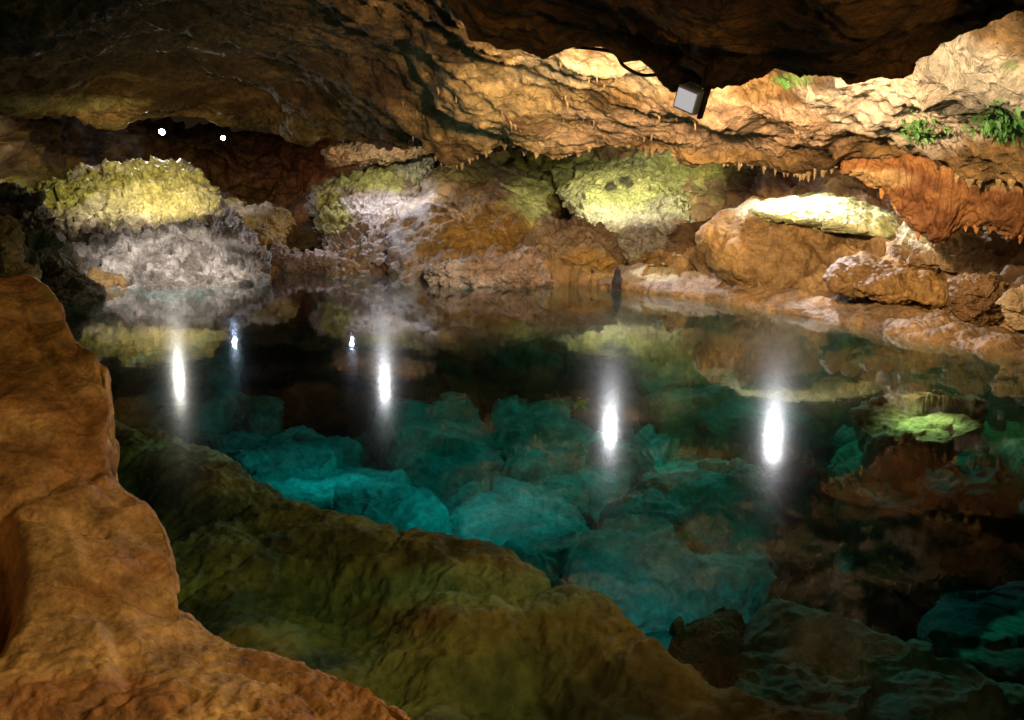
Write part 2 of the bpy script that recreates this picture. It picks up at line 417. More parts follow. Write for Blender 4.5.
cr.append([np.array([(u - 512) / 90., -7.0, 4.2]) for u in U])
ceil_spots = [(130, 40, 330, 62, (.10, .06, .025), .7), (60, 105, 90, 10, (.5, .42, .16), .7), (250, 128, 200, 14, (.16, .13, .04), .6), (520, 100, 90, 45, (.55, .37, .16), .8), (720, 125, 200, 26, PINK, .8), (640, 70, 120, 25, CREAMC, .85),  # first spot paints shade into the upper left ceiling
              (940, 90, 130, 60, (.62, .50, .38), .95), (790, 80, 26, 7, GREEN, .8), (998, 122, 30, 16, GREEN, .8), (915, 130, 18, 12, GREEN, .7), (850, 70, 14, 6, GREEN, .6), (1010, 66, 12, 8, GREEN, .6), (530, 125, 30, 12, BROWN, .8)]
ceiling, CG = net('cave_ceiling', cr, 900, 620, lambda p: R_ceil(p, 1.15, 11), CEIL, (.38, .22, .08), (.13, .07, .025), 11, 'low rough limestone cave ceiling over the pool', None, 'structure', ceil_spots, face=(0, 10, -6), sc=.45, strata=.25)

# near overhang
OU = [430, 480, 545, 610, 650, 690, 730, 780, 830, 865, 910, 960, 1030, 1200]
OV = [-26,  38,  44,  47,  63,  84,  88,  74,  76,  74,  56,  28,   -2,  -50]
OD = [7.6, 7.4, 7.2, 7.0, 6.8, 6.7, 6.6, 6.5, 6.4, 6.3, 6.2, 6.1,  5.9,  5.5]
ov = []
ov.append([P(u, v, d + 1.6) + np.array([0, 0, 1.8]) for u, v, d in zip(OU, OV, OD)])
ov.append([P(u, v, d + .7) + np.array([0, 0, .5]) for u, v, d in zip(OU, OV, OD)])
ov.append([P(u, v - 3, d + .15) for u, v, d in zip(OU, OV, OD)])
ov.append([P(u, v - 4, d - .2) for u, v, d in zip(OU, OV, OD)])
ov.append([P(u, v - 30, d - .9) for u, v, d in zip(OU, OV, OD)])
ov.append([P(u, v - 90, d - 2.0) for u, v, d in zip(OU, OV, OD)])
ov.append([P(u, v - 260, d - 3.2) for u, v, d in zip(OU, OV, OD)])
ov.append([np.array([(u - 512) / 160. , -1.5, 4.1]) for u in OU])
net('ceiling_overhang', ov, 620, 360, lambda p: .12 * fbm(p * .7, 3, 23) + .06 * ridged(p * 1.3, 4, 24) + .08 * facet(p * 1.1, 25) + .02 * fbm(p * 7, 3, 26), CEIL, (.34, .17, .05), (.10, .05, .02), 23, 'dark brown overhang of the cave ceiling nearest the viewer', None, 'structure', None, face=(0, 3, -5), sc=1.0)

# pool bed
bx = np.linspace(-26, 22, 420); by = np.linspace(-2, 45, 400)
BX, BY = np.meshgrid(bx, by)
B = np.stack([BX, BY, np.full_like(BX, -6.2)], -1)
B[..., 2] += .9 * fbm(B * .25, 3, 60) + .35 * ridged(B * .8, 4, 61)
_c = Wp(500, 520, -4.5); _m = np.exp(-(((BX - _c[0]) / 5.5) ** 2 + ((BY - _c[1] - 1.0) / 4.5) ** 2))
_q = B * np.array([.55, .55, .0]) + .25 * np.stack([noise(B * .8, 5), noise(B * .8, 6), 0 * BX], -1)
_d1, _d2, _id = worley(_q, 63)
B[..., 2] += _m * (2.3 + 1.5 * (_id - .5) - .8 * _d1 + .35 * smooth(0, .15, _d2 - _d1)) + .06 * ridged(B * 2.5, 3, 64)
B[..., 2] += 4.2 * smooth(-1.5, -9, BX + .12 * (BY - 8)) * smooth(22, 10, BY)
link('pool_bed', B, gfaces(400, 420), SUB, cols=col_of(B, (.5, .45, .36), (.25, .24, .2), 62))['kind'] = 'structure'

# submerged ledge (near side)
E = [(-40, 402), (60, 414), (120, 430), (175, 441), (245, 480), (300, 507), (365, 522), (440, 546), (505, 562), (545, 588), (605, 604), (650, 650), (720, 690), (830, 730), (1000, 790), (1200, 860)]
lr = []
e0 = np.array([Wp(u, v, -.38) for u, v in E])
out = np.array([.35, 1.0, 0])
def sh(k, z):
    q = e0 + out * k; q = q.copy(); q[:, 2] = z; return q
lr.append(sh(1.3, -6.5)); lr.append(sh(.55, -2.6)); lr.append(sh(.15, -.75)); lr.append(sh(0, -.34)); lr.append(sh(-.4, -.36))
cc = np.array([-2.2, 1.0, 0])
def inw(f, z, zz):
    q = e0 * (1 - f) + cc * f; q[:, 2] = z + zz; return q
k = len(E); zz = .14 * np.sin(np.arange(k) * 1.7)
lr.append(inw(.2, -.52, zz)); lr.append(inw(.36, -.5, -zz)); lr.append(inw(.52, -.85, zz * .6)); lr.append(inw(.72, -.9, zz * 0)); lr.append(inw(.95, -1.1, zz * 0))
def ledge_relief(p):
    d1, d2, c = worley(p * .75, 5)
    return .05 * billow(p * .8, 2, 31) + .06 * (c - .5) + .04 * smooth(0, .15, d2 - d1) + .025 * ridged(p * 3.5, 4, 35) + .01 * billow(p * 9, 2, 37) + .012 * fbm(p * 12, 2, 36)
net('submerged_ledge', lr, 700, 380, ledge_relief, SUB, (.40, .19, .05), (.15, .08, .025), 31, 'olive brown submerged rock ledge along the near side of the pool', None, 'structure',
    [(235, 450, 130, 16, (.62, .5, .25), .7), (420, 615, 60, 22, (.45, .13, .04), .7), (500, 590, 140, 30, (.5, .42, .16), .5)], face=(0, 4, 6), sc=1.6)

# ------------------------------------------------------------------ water
def water_mat():
    m = bpy.data.materials.new('clear_cave_water'); m.use_nodes = True; nt = m.node_tree; nt.nodes.clear(); L = nt.links.new
    out = N(nt, 'ShaderNodeOutputMaterial')
    geo = N(nt, 'ShaderNodeNewGeometry')
    ns = N(nt, 'ShaderNodeTexNoise'); ns.inputs['Scale'].default_value = 1.4; ns.inputs['Detail'].default_value = 3
    L(geo.outputs['Position'], ns.inputs['Vector'])
    bp = N(nt, 'ShaderNodeBump'); bp.inputs['Strength'].default_value = .25; bp.inputs['Distance'].default_value = .008
    L(ns.outputs[0], bp.inputs['Height'])
    # Schlick reflectance of water, the same from above and below
    dt = N(nt, 'ShaderNodeVectorMath', operation='DOT_PRODUCT'); L(bp.outputs[0], dt.inputs[0]); L(geo.outputs['Incoming'], dt.inputs[1])
    ab = N(nt, 'ShaderNodeMath', operation='ABSOLUTE'); L(dt.outputs['Value'], ab.inputs[0])
    om = N(nt, 'ShaderNodeMath', operation='SUBTRACT', use_clamp=True); om.inputs[0].default_value = 1; L(ab.outputs[0], om.inputs[1])
    p5 = N(nt, 'ShaderNodeMath', operation='POWER'); L(om.outputs[0], p5.inputs[0]); p5.inputs[1].default_value = 8.8
    fr = N(nt, 'ShaderNodeMath', operation='MULTIPLY_ADD', use_clamp=True); L(p5.outputs[0], fr.inputs[0]); fr.inputs[1].default_value = 1.3; fr.inputs[2].default_value = .003
    g1 = N(nt, 'ShaderNodeBsdfGlossy'); g1.inputs['Roughness'].default_value = .018; g1.inputs['Color'].default_value = (1, 1, 1, 1)
    g2 = N(nt, 'ShaderNodeBsdfGlossy'); g2.inputs['Roughness'].default_value = .19; g2.inputs['Color'].default_value = (1, 1, 1, 1)
    for g in (g1, g2): L(bp.outputs[0], g.inputs['Normal'])
    mg = N(nt, 'ShaderNodeMixShader'); mg.inputs[0].default_value = .10; L(g1.outputs[0], mg.inputs[1]); L(g2.outputs[0], mg.inputs[2])
    g3 = N(nt, 'ShaderNodeBsdfGlossy'); g3.inputs['Roughness'].default_value = .10; L(bp.outputs[0], g3.inputs['Normal'])
    mh = N(nt, 'ShaderNodeMixShader'); mh.inputs[0].default_value = .18; L(mg.outputs[0], mh.inputs[1]); L(g3.outputs[0], mh.inputs[2])
    tr = N(nt, 'ShaderNodeBsdfTransparent')
    mx = N(nt, 'ShaderNodeMixShader'); L(fr.outputs[0], mx.inputs[0]); L(tr.outputs[0], mx.inputs[1]); L(mh.outputs[0], mx.inputs[2])
    L(mx.outputs[0], out.inputs['Surface'])
    va = N(nt, 'ShaderNodeVolumeAbsorption'); va.inputs['Color'].default_value = (.0, .86, .86, 1); va.inputs['Density'].default_value = .68
    L(va.outputs[0], out.inputs['Volume'])
    return m
x0, x1, y0, y1, zb = -40, 40, -1.5, 75, -12
wv = [(x0, y0, 0), (x1, y0, 0), (x1, y1, 0), (x0, y1, 0), (x0, y0, zb), (x1, y0, zb), (x1, y1, zb), (x0, y1, zb)]
wf = [(0, 1, 2, 3), (7, 6, 5, 4), (0, 4, 5, 1), (1, 5, 6, 2), (2, 6, 7, 3), (3, 7, 4, 0)]
tag(link('water', wv, wf, water_mat(), smooth_=False), 'still clear teal water of the cave pool', None, None, 'structure')

# ================================================================== STONES ON THE FAR SHORE
shoreR = 'stones along the far shore'
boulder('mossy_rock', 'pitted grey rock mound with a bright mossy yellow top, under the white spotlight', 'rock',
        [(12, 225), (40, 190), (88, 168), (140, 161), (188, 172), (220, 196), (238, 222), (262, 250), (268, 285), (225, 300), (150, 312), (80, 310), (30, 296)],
        22.0, 2.2, R_pit, FINE, (.5, .45, .46), (.10, .08, .07), 41, lean=7, group=shoreR, s=.8, amp=.9, sc=1.5,  # dark second tone paints the shade of pits into the grey
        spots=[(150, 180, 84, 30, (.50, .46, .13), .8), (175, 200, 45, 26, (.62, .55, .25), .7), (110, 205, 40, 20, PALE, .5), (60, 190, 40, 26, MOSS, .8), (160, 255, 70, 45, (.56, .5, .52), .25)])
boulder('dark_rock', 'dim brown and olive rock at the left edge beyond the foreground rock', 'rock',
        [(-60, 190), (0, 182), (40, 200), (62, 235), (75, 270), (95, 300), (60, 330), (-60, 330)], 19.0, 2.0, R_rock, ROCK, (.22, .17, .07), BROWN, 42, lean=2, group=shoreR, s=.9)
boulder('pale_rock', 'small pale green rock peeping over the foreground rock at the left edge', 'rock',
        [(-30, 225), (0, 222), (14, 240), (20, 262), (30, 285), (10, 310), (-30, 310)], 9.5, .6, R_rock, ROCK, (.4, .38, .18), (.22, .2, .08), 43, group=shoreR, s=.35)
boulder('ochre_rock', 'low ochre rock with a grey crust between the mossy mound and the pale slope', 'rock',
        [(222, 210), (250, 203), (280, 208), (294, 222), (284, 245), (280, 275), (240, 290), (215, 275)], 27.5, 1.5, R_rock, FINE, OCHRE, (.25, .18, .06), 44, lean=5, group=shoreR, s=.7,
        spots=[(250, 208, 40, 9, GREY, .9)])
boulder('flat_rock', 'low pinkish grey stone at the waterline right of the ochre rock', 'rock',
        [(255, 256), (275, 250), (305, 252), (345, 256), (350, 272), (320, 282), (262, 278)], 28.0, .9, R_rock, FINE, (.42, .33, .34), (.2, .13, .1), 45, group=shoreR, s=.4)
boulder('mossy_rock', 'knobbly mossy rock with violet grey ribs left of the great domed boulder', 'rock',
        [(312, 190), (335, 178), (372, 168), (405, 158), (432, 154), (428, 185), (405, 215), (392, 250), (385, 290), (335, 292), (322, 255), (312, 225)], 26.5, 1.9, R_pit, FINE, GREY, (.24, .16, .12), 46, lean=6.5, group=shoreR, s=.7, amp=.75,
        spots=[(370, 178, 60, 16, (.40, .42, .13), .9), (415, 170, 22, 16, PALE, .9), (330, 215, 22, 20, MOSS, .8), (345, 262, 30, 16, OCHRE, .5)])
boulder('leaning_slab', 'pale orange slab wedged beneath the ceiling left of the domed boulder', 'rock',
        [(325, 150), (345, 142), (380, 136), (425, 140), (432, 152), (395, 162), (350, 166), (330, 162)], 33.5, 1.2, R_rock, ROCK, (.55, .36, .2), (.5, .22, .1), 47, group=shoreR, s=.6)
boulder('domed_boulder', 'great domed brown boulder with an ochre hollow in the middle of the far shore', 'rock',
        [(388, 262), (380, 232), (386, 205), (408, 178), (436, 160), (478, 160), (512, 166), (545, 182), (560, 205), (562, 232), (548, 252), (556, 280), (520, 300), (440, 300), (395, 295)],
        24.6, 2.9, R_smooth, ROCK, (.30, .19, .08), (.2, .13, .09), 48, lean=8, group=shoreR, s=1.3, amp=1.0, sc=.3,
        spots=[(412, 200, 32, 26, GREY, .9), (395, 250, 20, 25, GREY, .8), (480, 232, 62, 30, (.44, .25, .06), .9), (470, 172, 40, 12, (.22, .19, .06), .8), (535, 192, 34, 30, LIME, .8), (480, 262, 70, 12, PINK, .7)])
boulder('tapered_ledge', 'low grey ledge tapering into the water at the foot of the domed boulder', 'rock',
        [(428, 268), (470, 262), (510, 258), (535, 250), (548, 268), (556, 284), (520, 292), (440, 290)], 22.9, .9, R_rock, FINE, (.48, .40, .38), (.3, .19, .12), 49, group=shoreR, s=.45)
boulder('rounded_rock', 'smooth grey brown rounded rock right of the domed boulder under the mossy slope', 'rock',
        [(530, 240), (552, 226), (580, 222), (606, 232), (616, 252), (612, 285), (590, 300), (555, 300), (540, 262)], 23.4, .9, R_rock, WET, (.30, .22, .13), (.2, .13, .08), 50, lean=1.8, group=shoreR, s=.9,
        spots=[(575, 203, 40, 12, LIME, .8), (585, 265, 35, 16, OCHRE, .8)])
boulder('mossy_rock', 'lime green hummock with painted dark holes right of centre', 'rock',
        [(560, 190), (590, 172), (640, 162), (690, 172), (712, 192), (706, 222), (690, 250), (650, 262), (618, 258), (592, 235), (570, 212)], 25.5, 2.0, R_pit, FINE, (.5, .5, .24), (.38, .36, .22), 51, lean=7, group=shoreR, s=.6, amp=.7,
        spots=[(620, 182, 90, 24, LIME, .9), (630, 178, 70, 15, (.60, .60, .22), .9), (611, 186, 8, 6, (.05, .05, .03), .9), (626, 182, 7, 6, (.05, .05, .03), .9), (650, 235, 50, 25, (.36, .31, .26), .8), (600, 225, 30, 18, PALE, .7)])  # the two near-black dots paint the shade of holes onto the surface
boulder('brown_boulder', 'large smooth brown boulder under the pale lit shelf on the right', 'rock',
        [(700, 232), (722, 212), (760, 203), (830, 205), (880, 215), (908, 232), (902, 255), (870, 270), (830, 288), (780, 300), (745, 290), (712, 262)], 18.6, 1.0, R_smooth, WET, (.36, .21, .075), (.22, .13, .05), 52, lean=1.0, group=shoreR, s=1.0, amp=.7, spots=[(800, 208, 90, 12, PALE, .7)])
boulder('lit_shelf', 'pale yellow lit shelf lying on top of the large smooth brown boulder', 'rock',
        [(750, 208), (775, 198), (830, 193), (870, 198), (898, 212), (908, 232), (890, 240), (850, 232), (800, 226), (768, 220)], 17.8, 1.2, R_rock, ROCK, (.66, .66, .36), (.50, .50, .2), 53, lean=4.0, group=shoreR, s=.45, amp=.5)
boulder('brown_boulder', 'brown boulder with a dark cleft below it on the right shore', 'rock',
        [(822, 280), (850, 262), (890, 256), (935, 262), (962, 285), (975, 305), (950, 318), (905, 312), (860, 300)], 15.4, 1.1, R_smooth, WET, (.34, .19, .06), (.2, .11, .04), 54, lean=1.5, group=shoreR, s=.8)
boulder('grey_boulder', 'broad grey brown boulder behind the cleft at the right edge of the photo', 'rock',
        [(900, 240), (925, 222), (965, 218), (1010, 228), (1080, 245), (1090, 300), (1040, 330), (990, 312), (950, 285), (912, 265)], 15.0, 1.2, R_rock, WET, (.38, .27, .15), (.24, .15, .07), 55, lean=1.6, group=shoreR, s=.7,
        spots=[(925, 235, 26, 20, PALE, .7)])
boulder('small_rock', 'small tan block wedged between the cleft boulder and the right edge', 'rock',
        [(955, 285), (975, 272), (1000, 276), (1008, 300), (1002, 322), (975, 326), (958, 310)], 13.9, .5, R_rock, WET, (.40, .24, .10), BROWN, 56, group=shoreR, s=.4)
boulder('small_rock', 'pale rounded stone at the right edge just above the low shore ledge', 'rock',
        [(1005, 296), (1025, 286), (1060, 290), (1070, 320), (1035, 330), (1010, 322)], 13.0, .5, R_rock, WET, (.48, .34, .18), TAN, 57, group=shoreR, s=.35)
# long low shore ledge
LU = [600, 640, 690, 740, 800, 860, 920, 980, 1040, 1120, 1260]
LB = [286, 291, 297, 304, 315, 326, 339, 350, 360, 378, 420]
LT = [276, 264, 272, 282, 292, 302, 312, 322, 336, 352, 390]
ld = [1720. / (v - 208) for v in LB]
ll = []
ll.append([np.append(P(u, v, d - .3)[:2], -2.5) for u, v, d in zip(LU, LB, ld)])
ll.append([np.append(P(u, v, d - .05)[:2], -.35) for u, v, d in zip(LU, LB, ld)])
ll.append([P(u, v - 4, d + .05) for u, v, d in zip(LU, LB, ld)])
ll.append([P(u, v * .35 + t * .65, d + .5) for u, v, t, d in zip(LU, LB, LT, ld)])
ll.append([P(u, t, d + 1.1) for u, v, t, d in zip(LU, LB, LT, ld)])
ll.append([P(u, t + 2, d + 2.2) - np.array([0, 0, .1]) for u, v, t, d in zip(LU, LB, LT, ld)])
ll.append([P(u, t + 25, d + 2.6) for u, v, t, d in zip(LU, LB, LT, ld)])
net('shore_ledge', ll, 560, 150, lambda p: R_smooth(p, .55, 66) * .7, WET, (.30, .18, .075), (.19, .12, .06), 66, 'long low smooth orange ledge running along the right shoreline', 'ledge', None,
    [(700, 285, 60, 8, GREY, .4), (655, 272, 30, 8, PALE, .5)], sc=1.2, wet_dim=.35)

# orange flowstone hanging at right
fs = []
FU = [840, 870, 905, 940, 975, 1010, 1050, 1120, 1250]
FB = [172, 186, 212, 232, 220, 236, 236, 250, 270]
fd = [14.0, 13.4, 12.9, 12.5, 12.1, 11.7, 11.3, 10.5, 9.5]
fs.append([P(u, 150, d + .2) for u, d in zip(FU, fd)])
fs.append([P(u, 166, d) for u, d in zip(FU, fd)])
fs.append([P(u, 166 * .5 + b * .5, d - .05) for u, b, d in zip(FU, FB, fd)])
fs.append([P(u, b, d + .15) for u, b, d in zip(FU, FB, fd)])
fs.append([P(u, b - 4, d + .5) for u, b, d in zip(FU, FB, fd)])
fs.append([P(u, 168, d + 1.3) for u, d in zip(FU, fd)])
def R_flow(p):
    q = p * np.array([3.2, 1.5, .25])
    return .10 * billow(q * .8, 2, 81) + .04 * billow(q * 3, 2, 85) + .02 * fbm(p * 6, 3, 86)
flow, FG = net('hanging_flowstone', fs, 420, 190, R_flow, WET, (.26, .11, .035), (.16, .06, .02), 81, 'fluted rust orange flowstone curtain hanging from the ceiling at the right', 'flowstone', None,
    [(880, 178, 40, 12, TAN, .8), (1000, 178, 40, 14, (.5, .3, .12), .6)], sc=2.0)

# ------------------------------------------------------------------ stalactites
rnd = random.Random(5)
def cone_mesh(L, r, seed):
    rr = random.Random(seed); n, m = 9, 7; vs = []
    ph = rr.random() * 6
    for i in range(m + 1):
        t = i / m; rad = r * (1 - t) ** .75 * (1 + .14 * math.sin(t * 14 + ph)) + r * .05
        ox, oy = .12 * r * math.sin(t * 3 + ph), .12 * r * math.cos(t * 2.3 + ph)
        for j in range(n):
            a = 2 * math.pi * j / n; k = 1 + .16 * math.sin(3 * a + ph + t * 2)
            vs.append((ox + rad * k * math.cos(a), oy + rad * k * math.sin(a), .15 * L - t * L * 1.15))
    f = [(i * n + j, i * n + (j + 1) % n, (i + 1) * n + (j + 1) % n, (i + 1) * n + j) for i in range(m) for j in range(n)]
    f.append(tuple(range(m * n, m * n + n)))
    return vs, f
cones = []
cu, cv = pix(CG.reshape(-1, 3)); flat = CG.reshape(-1, 3)
nrow = CG.shape[0]
lo_i, hi_i = int(nrow * 2.6 / 11), int(nrow * 4.6 / 11)
band = CG[lo_i:hi_i]
bu, bv = pix(band)
def lowest_at(u):
    m = np.abs(bu - u) < 2.5
    if not m.any(): return None
    z = np.where(m, bv, -1e9); k = np.unravel_index(np.argmax(z), z.shape)
    return band[k]
def add_cones(us, Lr, rr, jitter):
    for u in us:
        q = lowest_at(u)
        if q is None: continue
        q = q + np.array([0, -rnd.random() * jitter * .2, .02])
        cones.append((q, Lr[0] + (Lr[1] - Lr[0]) * rnd.random() ** 2, rnd.uniform(*rr)))
add_cones([720 + i * 3.1 + rnd.uniform(-1, 1) for i in range(66) if rnd.random() < .75], (.02, .2), (.018, .055), .4)
add_cones([400 + i * 4.2 + rnd.uniform(-2, 2) for i in range(66) if rnd.random() < .7], (.04, .2), (.04, .09), .8)
add_cones([905 + i * 5 + rnd.uniform(-2, 2) for i in range(24) if rnd.random() < .6], (.03, .16), (.03, .06), .4)
# scattered on the lit ceiling face
face = CG[int(nrow * 4 / 11):int(nrow * 6.6 / 11)]; fu, fv = pix(face)
for i in range(420):
    a, b = rnd.randrange(face.shape[0]), rnd.randrange(face.shape[1])
    if not (380 < fu[a, b] < 700 and 60 < fv[a, b] < 155): continue
    cones.append((face[a, b] + np.array([0, 0, .05]), rnd.uniform(.05, .2), rnd.uniform(.02, .05)))
cones.sort(key=lambda c: -c[1] * c[2])
cols_c = np.array([.45, .29, .13])
for i, (q, L, r) in enumerate(cones[:96]):
    vs, f = cone_mesh(L, r, i)
    o = link('stalactite', vs, f, CEIL, ceiling, cols=np.tile(cols_c, (len(vs), 1)))
    o.location = q
av, af = [], []
for i, (q, L, r) in enumerate(cones[96:]):
    vs, f = cone_mesh(L, r, i + 500); k = len(av)
    av += [np.array(x) + q for x in vs]; af += [tuple(k + j for j in t) for t in f]
if av:
    link('stalactite_fringe', av, af, CEIL, ceiling, cols=np.tile(cols_c, (len(av), 1)))['kind'] = 'stuff'
# drip teeth of the flowstone
for i in range(16):
    t = (i + .5) / 16; j = int(t * 330) + 40
    colp = FG[:, j]; k = np.argmax(pix(colp)[1]); q = colp[k]
    vs, f = cone_mesh(rnd.uniform(.06, .16), rnd.uniform(.03, .06), i + 900)
    o = link('drip_tip', vs, f, WET, flow, cols=np.tile(np.array([.48, .2, .05]), (len(vs), 1))); o.location = q + np.array([0, 0, .04])

# ================================================================== FOREGROUND ROCK
FE = [(20, 276, 4.6), (58, 288, 4.3), (78, 325, 4.1), (110, 362, 3.9), (118, 400, 3.65), (122, 458, 3.35), (166, 505, 3.15), (187, 545, 2.95), (190, 590, 2.8), (245, 632, 2.6), (345, 656, 2.4), (405, 686, 2.25), (455, 728, 2.1), (540, 830, 1.9)]
FL = [(-300, 285, 4.0), (-300, 300, 3.7), (-300, 335, 3.4), (-300, 375, 3.15), (-300, 420, 2.9), (-300, 470, 2.65), (-300, 530, 2.4), (-300, 590, 2.2), (-300, 650, 2.0), (-300, 720, 1.85), (-250, 800, 1.75), (-200, 880, 1.65), (-150, 960, 1.55), (-100, 1100, 1.45)]
fr_ = []
for (e, l) in zip(FE, FL):
    row = []
    for t, bl in ((0, 0), (.3, .06), (.55, .1), (.78, .12), (.93, .06), (1, 0)):
        u, v, d = [l[i] * (1 - t) + e[i] * t for i in range(3)]
        row.append(P(u, v, d - bl))
    ep = P(*e); row.append(ep + np.array([-.04, .12, -.18])); row.append(ep + np.array([-.10, .3, -.8])); row.append(np.array([ep[0] - .1, ep[1] + .55, -1.8]))
    fr_.append(row)
top = [q + np.array([-.05, .5, -.5]) for q in fr_[0]]; top2 = [q + np.array([-.1, .9, -2.6]) for q in fr_[0]]
fr_ = [top2, top] + fr_
def R_fore(p):
    d1, d2, c = worley(p * np.array([1.0, 1.0, 1.6]) + .3 * np.stack([noise(p * 1.5, 5), noise(p * 1.5, 6), noise(p * 1.5, 7)], -1), 8)
    u, v = pix(p)
    hole = np.exp(-(((u + 8) / 24) ** 2 + ((v - 560) / 62) ** 2) * 1.6)
    hole2 = np.exp(-(((u - 60) / 90) ** 2 + ((v - 735) / 34) ** 2) * 1.3)
    grv = 0
    for (a, b, c2, d_, wd, amp) in ((60, 568, 195, 600, 5, .05), (95, 425, 20, 300, 6, .02), (30, 500, 110, 520, 5, .035), (0, 430, 95, 465, 5, .02)):
        L2 = (c2 - a) ** 2 + (d_ - b) ** 2; t = np.clip(((u - a) * (c2 - a) + (v - b) * (d_ - b)) / L2, 0, 1)
        dist = np.hypot(u - a - t * (c2 - a), v - b - t * (d_ - b)) + 7 * noise(p * 5, 91)
        grv = grv + amp * np.exp(-(dist / wd) ** 2)
    return .05 * fbm(p * 1.1, 2, 71) + .02 * smooth(0, .1, d2 - d1) + .02 * (c - .5) - .07 + .02 * ridged(p * 2.2, 2, 75) + .004 * ridged(p * 7, 3, 79) + .002 * fbm(p * 40, 2, 80) - .022 * (1 - smooth(.05, .4, worley(p * 9, 95)[0])) * smooth(600, 680, v + 40 * noise(p * 3, 96)) + .01 * billow(p * 14, 3, 97) * smooth(580, 680, v) - .55 * hole - .25 * hole2 - grv
net('foreground_rock', fr_, 620, 900, R_fore, FORE, (.54, .32, .11), (.36, .17, .05), 71, 'big rounded amber brown rock filling the lower left foreground', 'rock', None,
    [(40, 330, 70, 60, (.24, .13, .03), .7), (60, 290, 30, 14, (.26, .22, .04), .8), (230, 610, 50, 25, (.56, .30, .10), .6), (90, 700, 120, 30, (.34, .12, .04), .6), (140, 520, 50, 30, (.5, .27, .08), .5)], sc=2.2)
# ================================================================== SUBMERGED STONES
sg = 'boulders on the pool bed'
ST, SD = (.40, .38, .32), (.22, .22, .18)
def _grow(o, f):
    c = np.mean(o, axis=0); return [tuple(c + (np.array(q) - c) * f) for q in o]
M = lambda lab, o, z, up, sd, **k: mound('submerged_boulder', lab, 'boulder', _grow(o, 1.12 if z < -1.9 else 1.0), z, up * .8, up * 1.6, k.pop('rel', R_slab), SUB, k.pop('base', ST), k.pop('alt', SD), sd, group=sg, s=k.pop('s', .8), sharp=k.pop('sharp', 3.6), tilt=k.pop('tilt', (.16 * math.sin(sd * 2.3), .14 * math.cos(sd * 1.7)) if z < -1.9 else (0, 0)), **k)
M('broad pale teal slab on the pool bed left of centre', [(205, 458), (260, 446), (330, 448), (385, 478), (420, 520), (432, 545), (380, 560), (300, 545), (235, 500)], -3.0, .7, 101)
M('small dim teal boulder behind the broad slab near the left lamp reflection', [(205, 412), (240, 402), (268, 412), (276, 436), (250, 452), (212, 446)], -3.6, .8, 102)
M('mid sized teal boulder right of the broad slab', [(388, 448), (430, 432), (480, 440), (505, 470), (480, 500), (440, 520), (405, 490)], -3.6, .9, 103)
M('round teal boulder at the centre of the pool bed', [(500, 425), (520, 405), (560, 402), (582, 425), (575, 460), (545, 480), (512, 470)], -3.4, .8, 104)
M('dark blocky boulder between the round boulder and the upright block', [(582, 440), (610, 428), (645, 440), (650, 490), (620, 515), (588, 495)], -3.8, .7, 105)
M('tall upright teal block left of the largest lamp reflection', [(650, 440), (672, 425), (705, 440), (722, 490), (730, 540), (690, 560), (655, 520)], -3.0, .9, 106)
M('largest teal boulder in front of the upright block', [(588, 585), (610, 548), (660, 528), (715, 520), (752, 545), (764, 590), (730, 625), (660, 632), (600, 618)], -2.3, .7, 107)
M('low teal stone right behind the near ledge edge', [(440, 525), (480, 505), (540, 515), (585, 545), (585, 590), (540, 590), (480, 565)], -3.0, .6, 108)
M('squat teal stone touching the right side of the round boulder', [(535, 490), (570, 472), (615, 500), (640, 530), (600, 550), (550, 525)], -3.4, .6, 109)
M('lit lime yellow stone under the water on the right', [(848, 415), (880, 402), (935, 400), (978, 412), (985, 432), (940, 446), (890, 448), (855, 435)], -.32, .2, 110, base=(.26, .22, .08), alt=(.16, .14, .06), s=.5, amp=1.1, spots=[(930, 424, 40, 12, (.7, .66, .25), .9)])  # pale yellow spot paints the lit patch onto the olive stone
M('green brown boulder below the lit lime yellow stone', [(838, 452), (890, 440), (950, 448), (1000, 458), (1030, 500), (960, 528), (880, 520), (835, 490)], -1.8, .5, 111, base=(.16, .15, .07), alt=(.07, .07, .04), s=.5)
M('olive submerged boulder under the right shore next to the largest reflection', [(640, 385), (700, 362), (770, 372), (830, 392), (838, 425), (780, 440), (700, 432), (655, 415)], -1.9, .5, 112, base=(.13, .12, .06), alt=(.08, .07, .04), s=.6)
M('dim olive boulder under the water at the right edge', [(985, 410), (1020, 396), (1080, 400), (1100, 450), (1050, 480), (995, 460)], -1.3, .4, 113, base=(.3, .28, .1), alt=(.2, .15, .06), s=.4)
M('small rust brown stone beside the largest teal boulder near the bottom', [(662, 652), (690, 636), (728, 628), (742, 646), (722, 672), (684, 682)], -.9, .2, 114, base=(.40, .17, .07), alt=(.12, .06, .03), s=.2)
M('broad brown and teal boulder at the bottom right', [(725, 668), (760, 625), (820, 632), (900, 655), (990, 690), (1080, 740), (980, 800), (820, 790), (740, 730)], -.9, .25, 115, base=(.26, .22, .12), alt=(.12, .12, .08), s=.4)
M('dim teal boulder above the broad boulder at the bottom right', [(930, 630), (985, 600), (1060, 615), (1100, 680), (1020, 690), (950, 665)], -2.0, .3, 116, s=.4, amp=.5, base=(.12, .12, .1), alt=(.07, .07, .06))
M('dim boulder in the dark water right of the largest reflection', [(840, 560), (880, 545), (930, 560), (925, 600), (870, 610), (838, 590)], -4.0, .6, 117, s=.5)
M('dim teal boulder under the far left shore', [(110, 345), (150, 332), (205, 350), (222, 385), (190, 415), (130, 405)], -2.2, .8, 118)

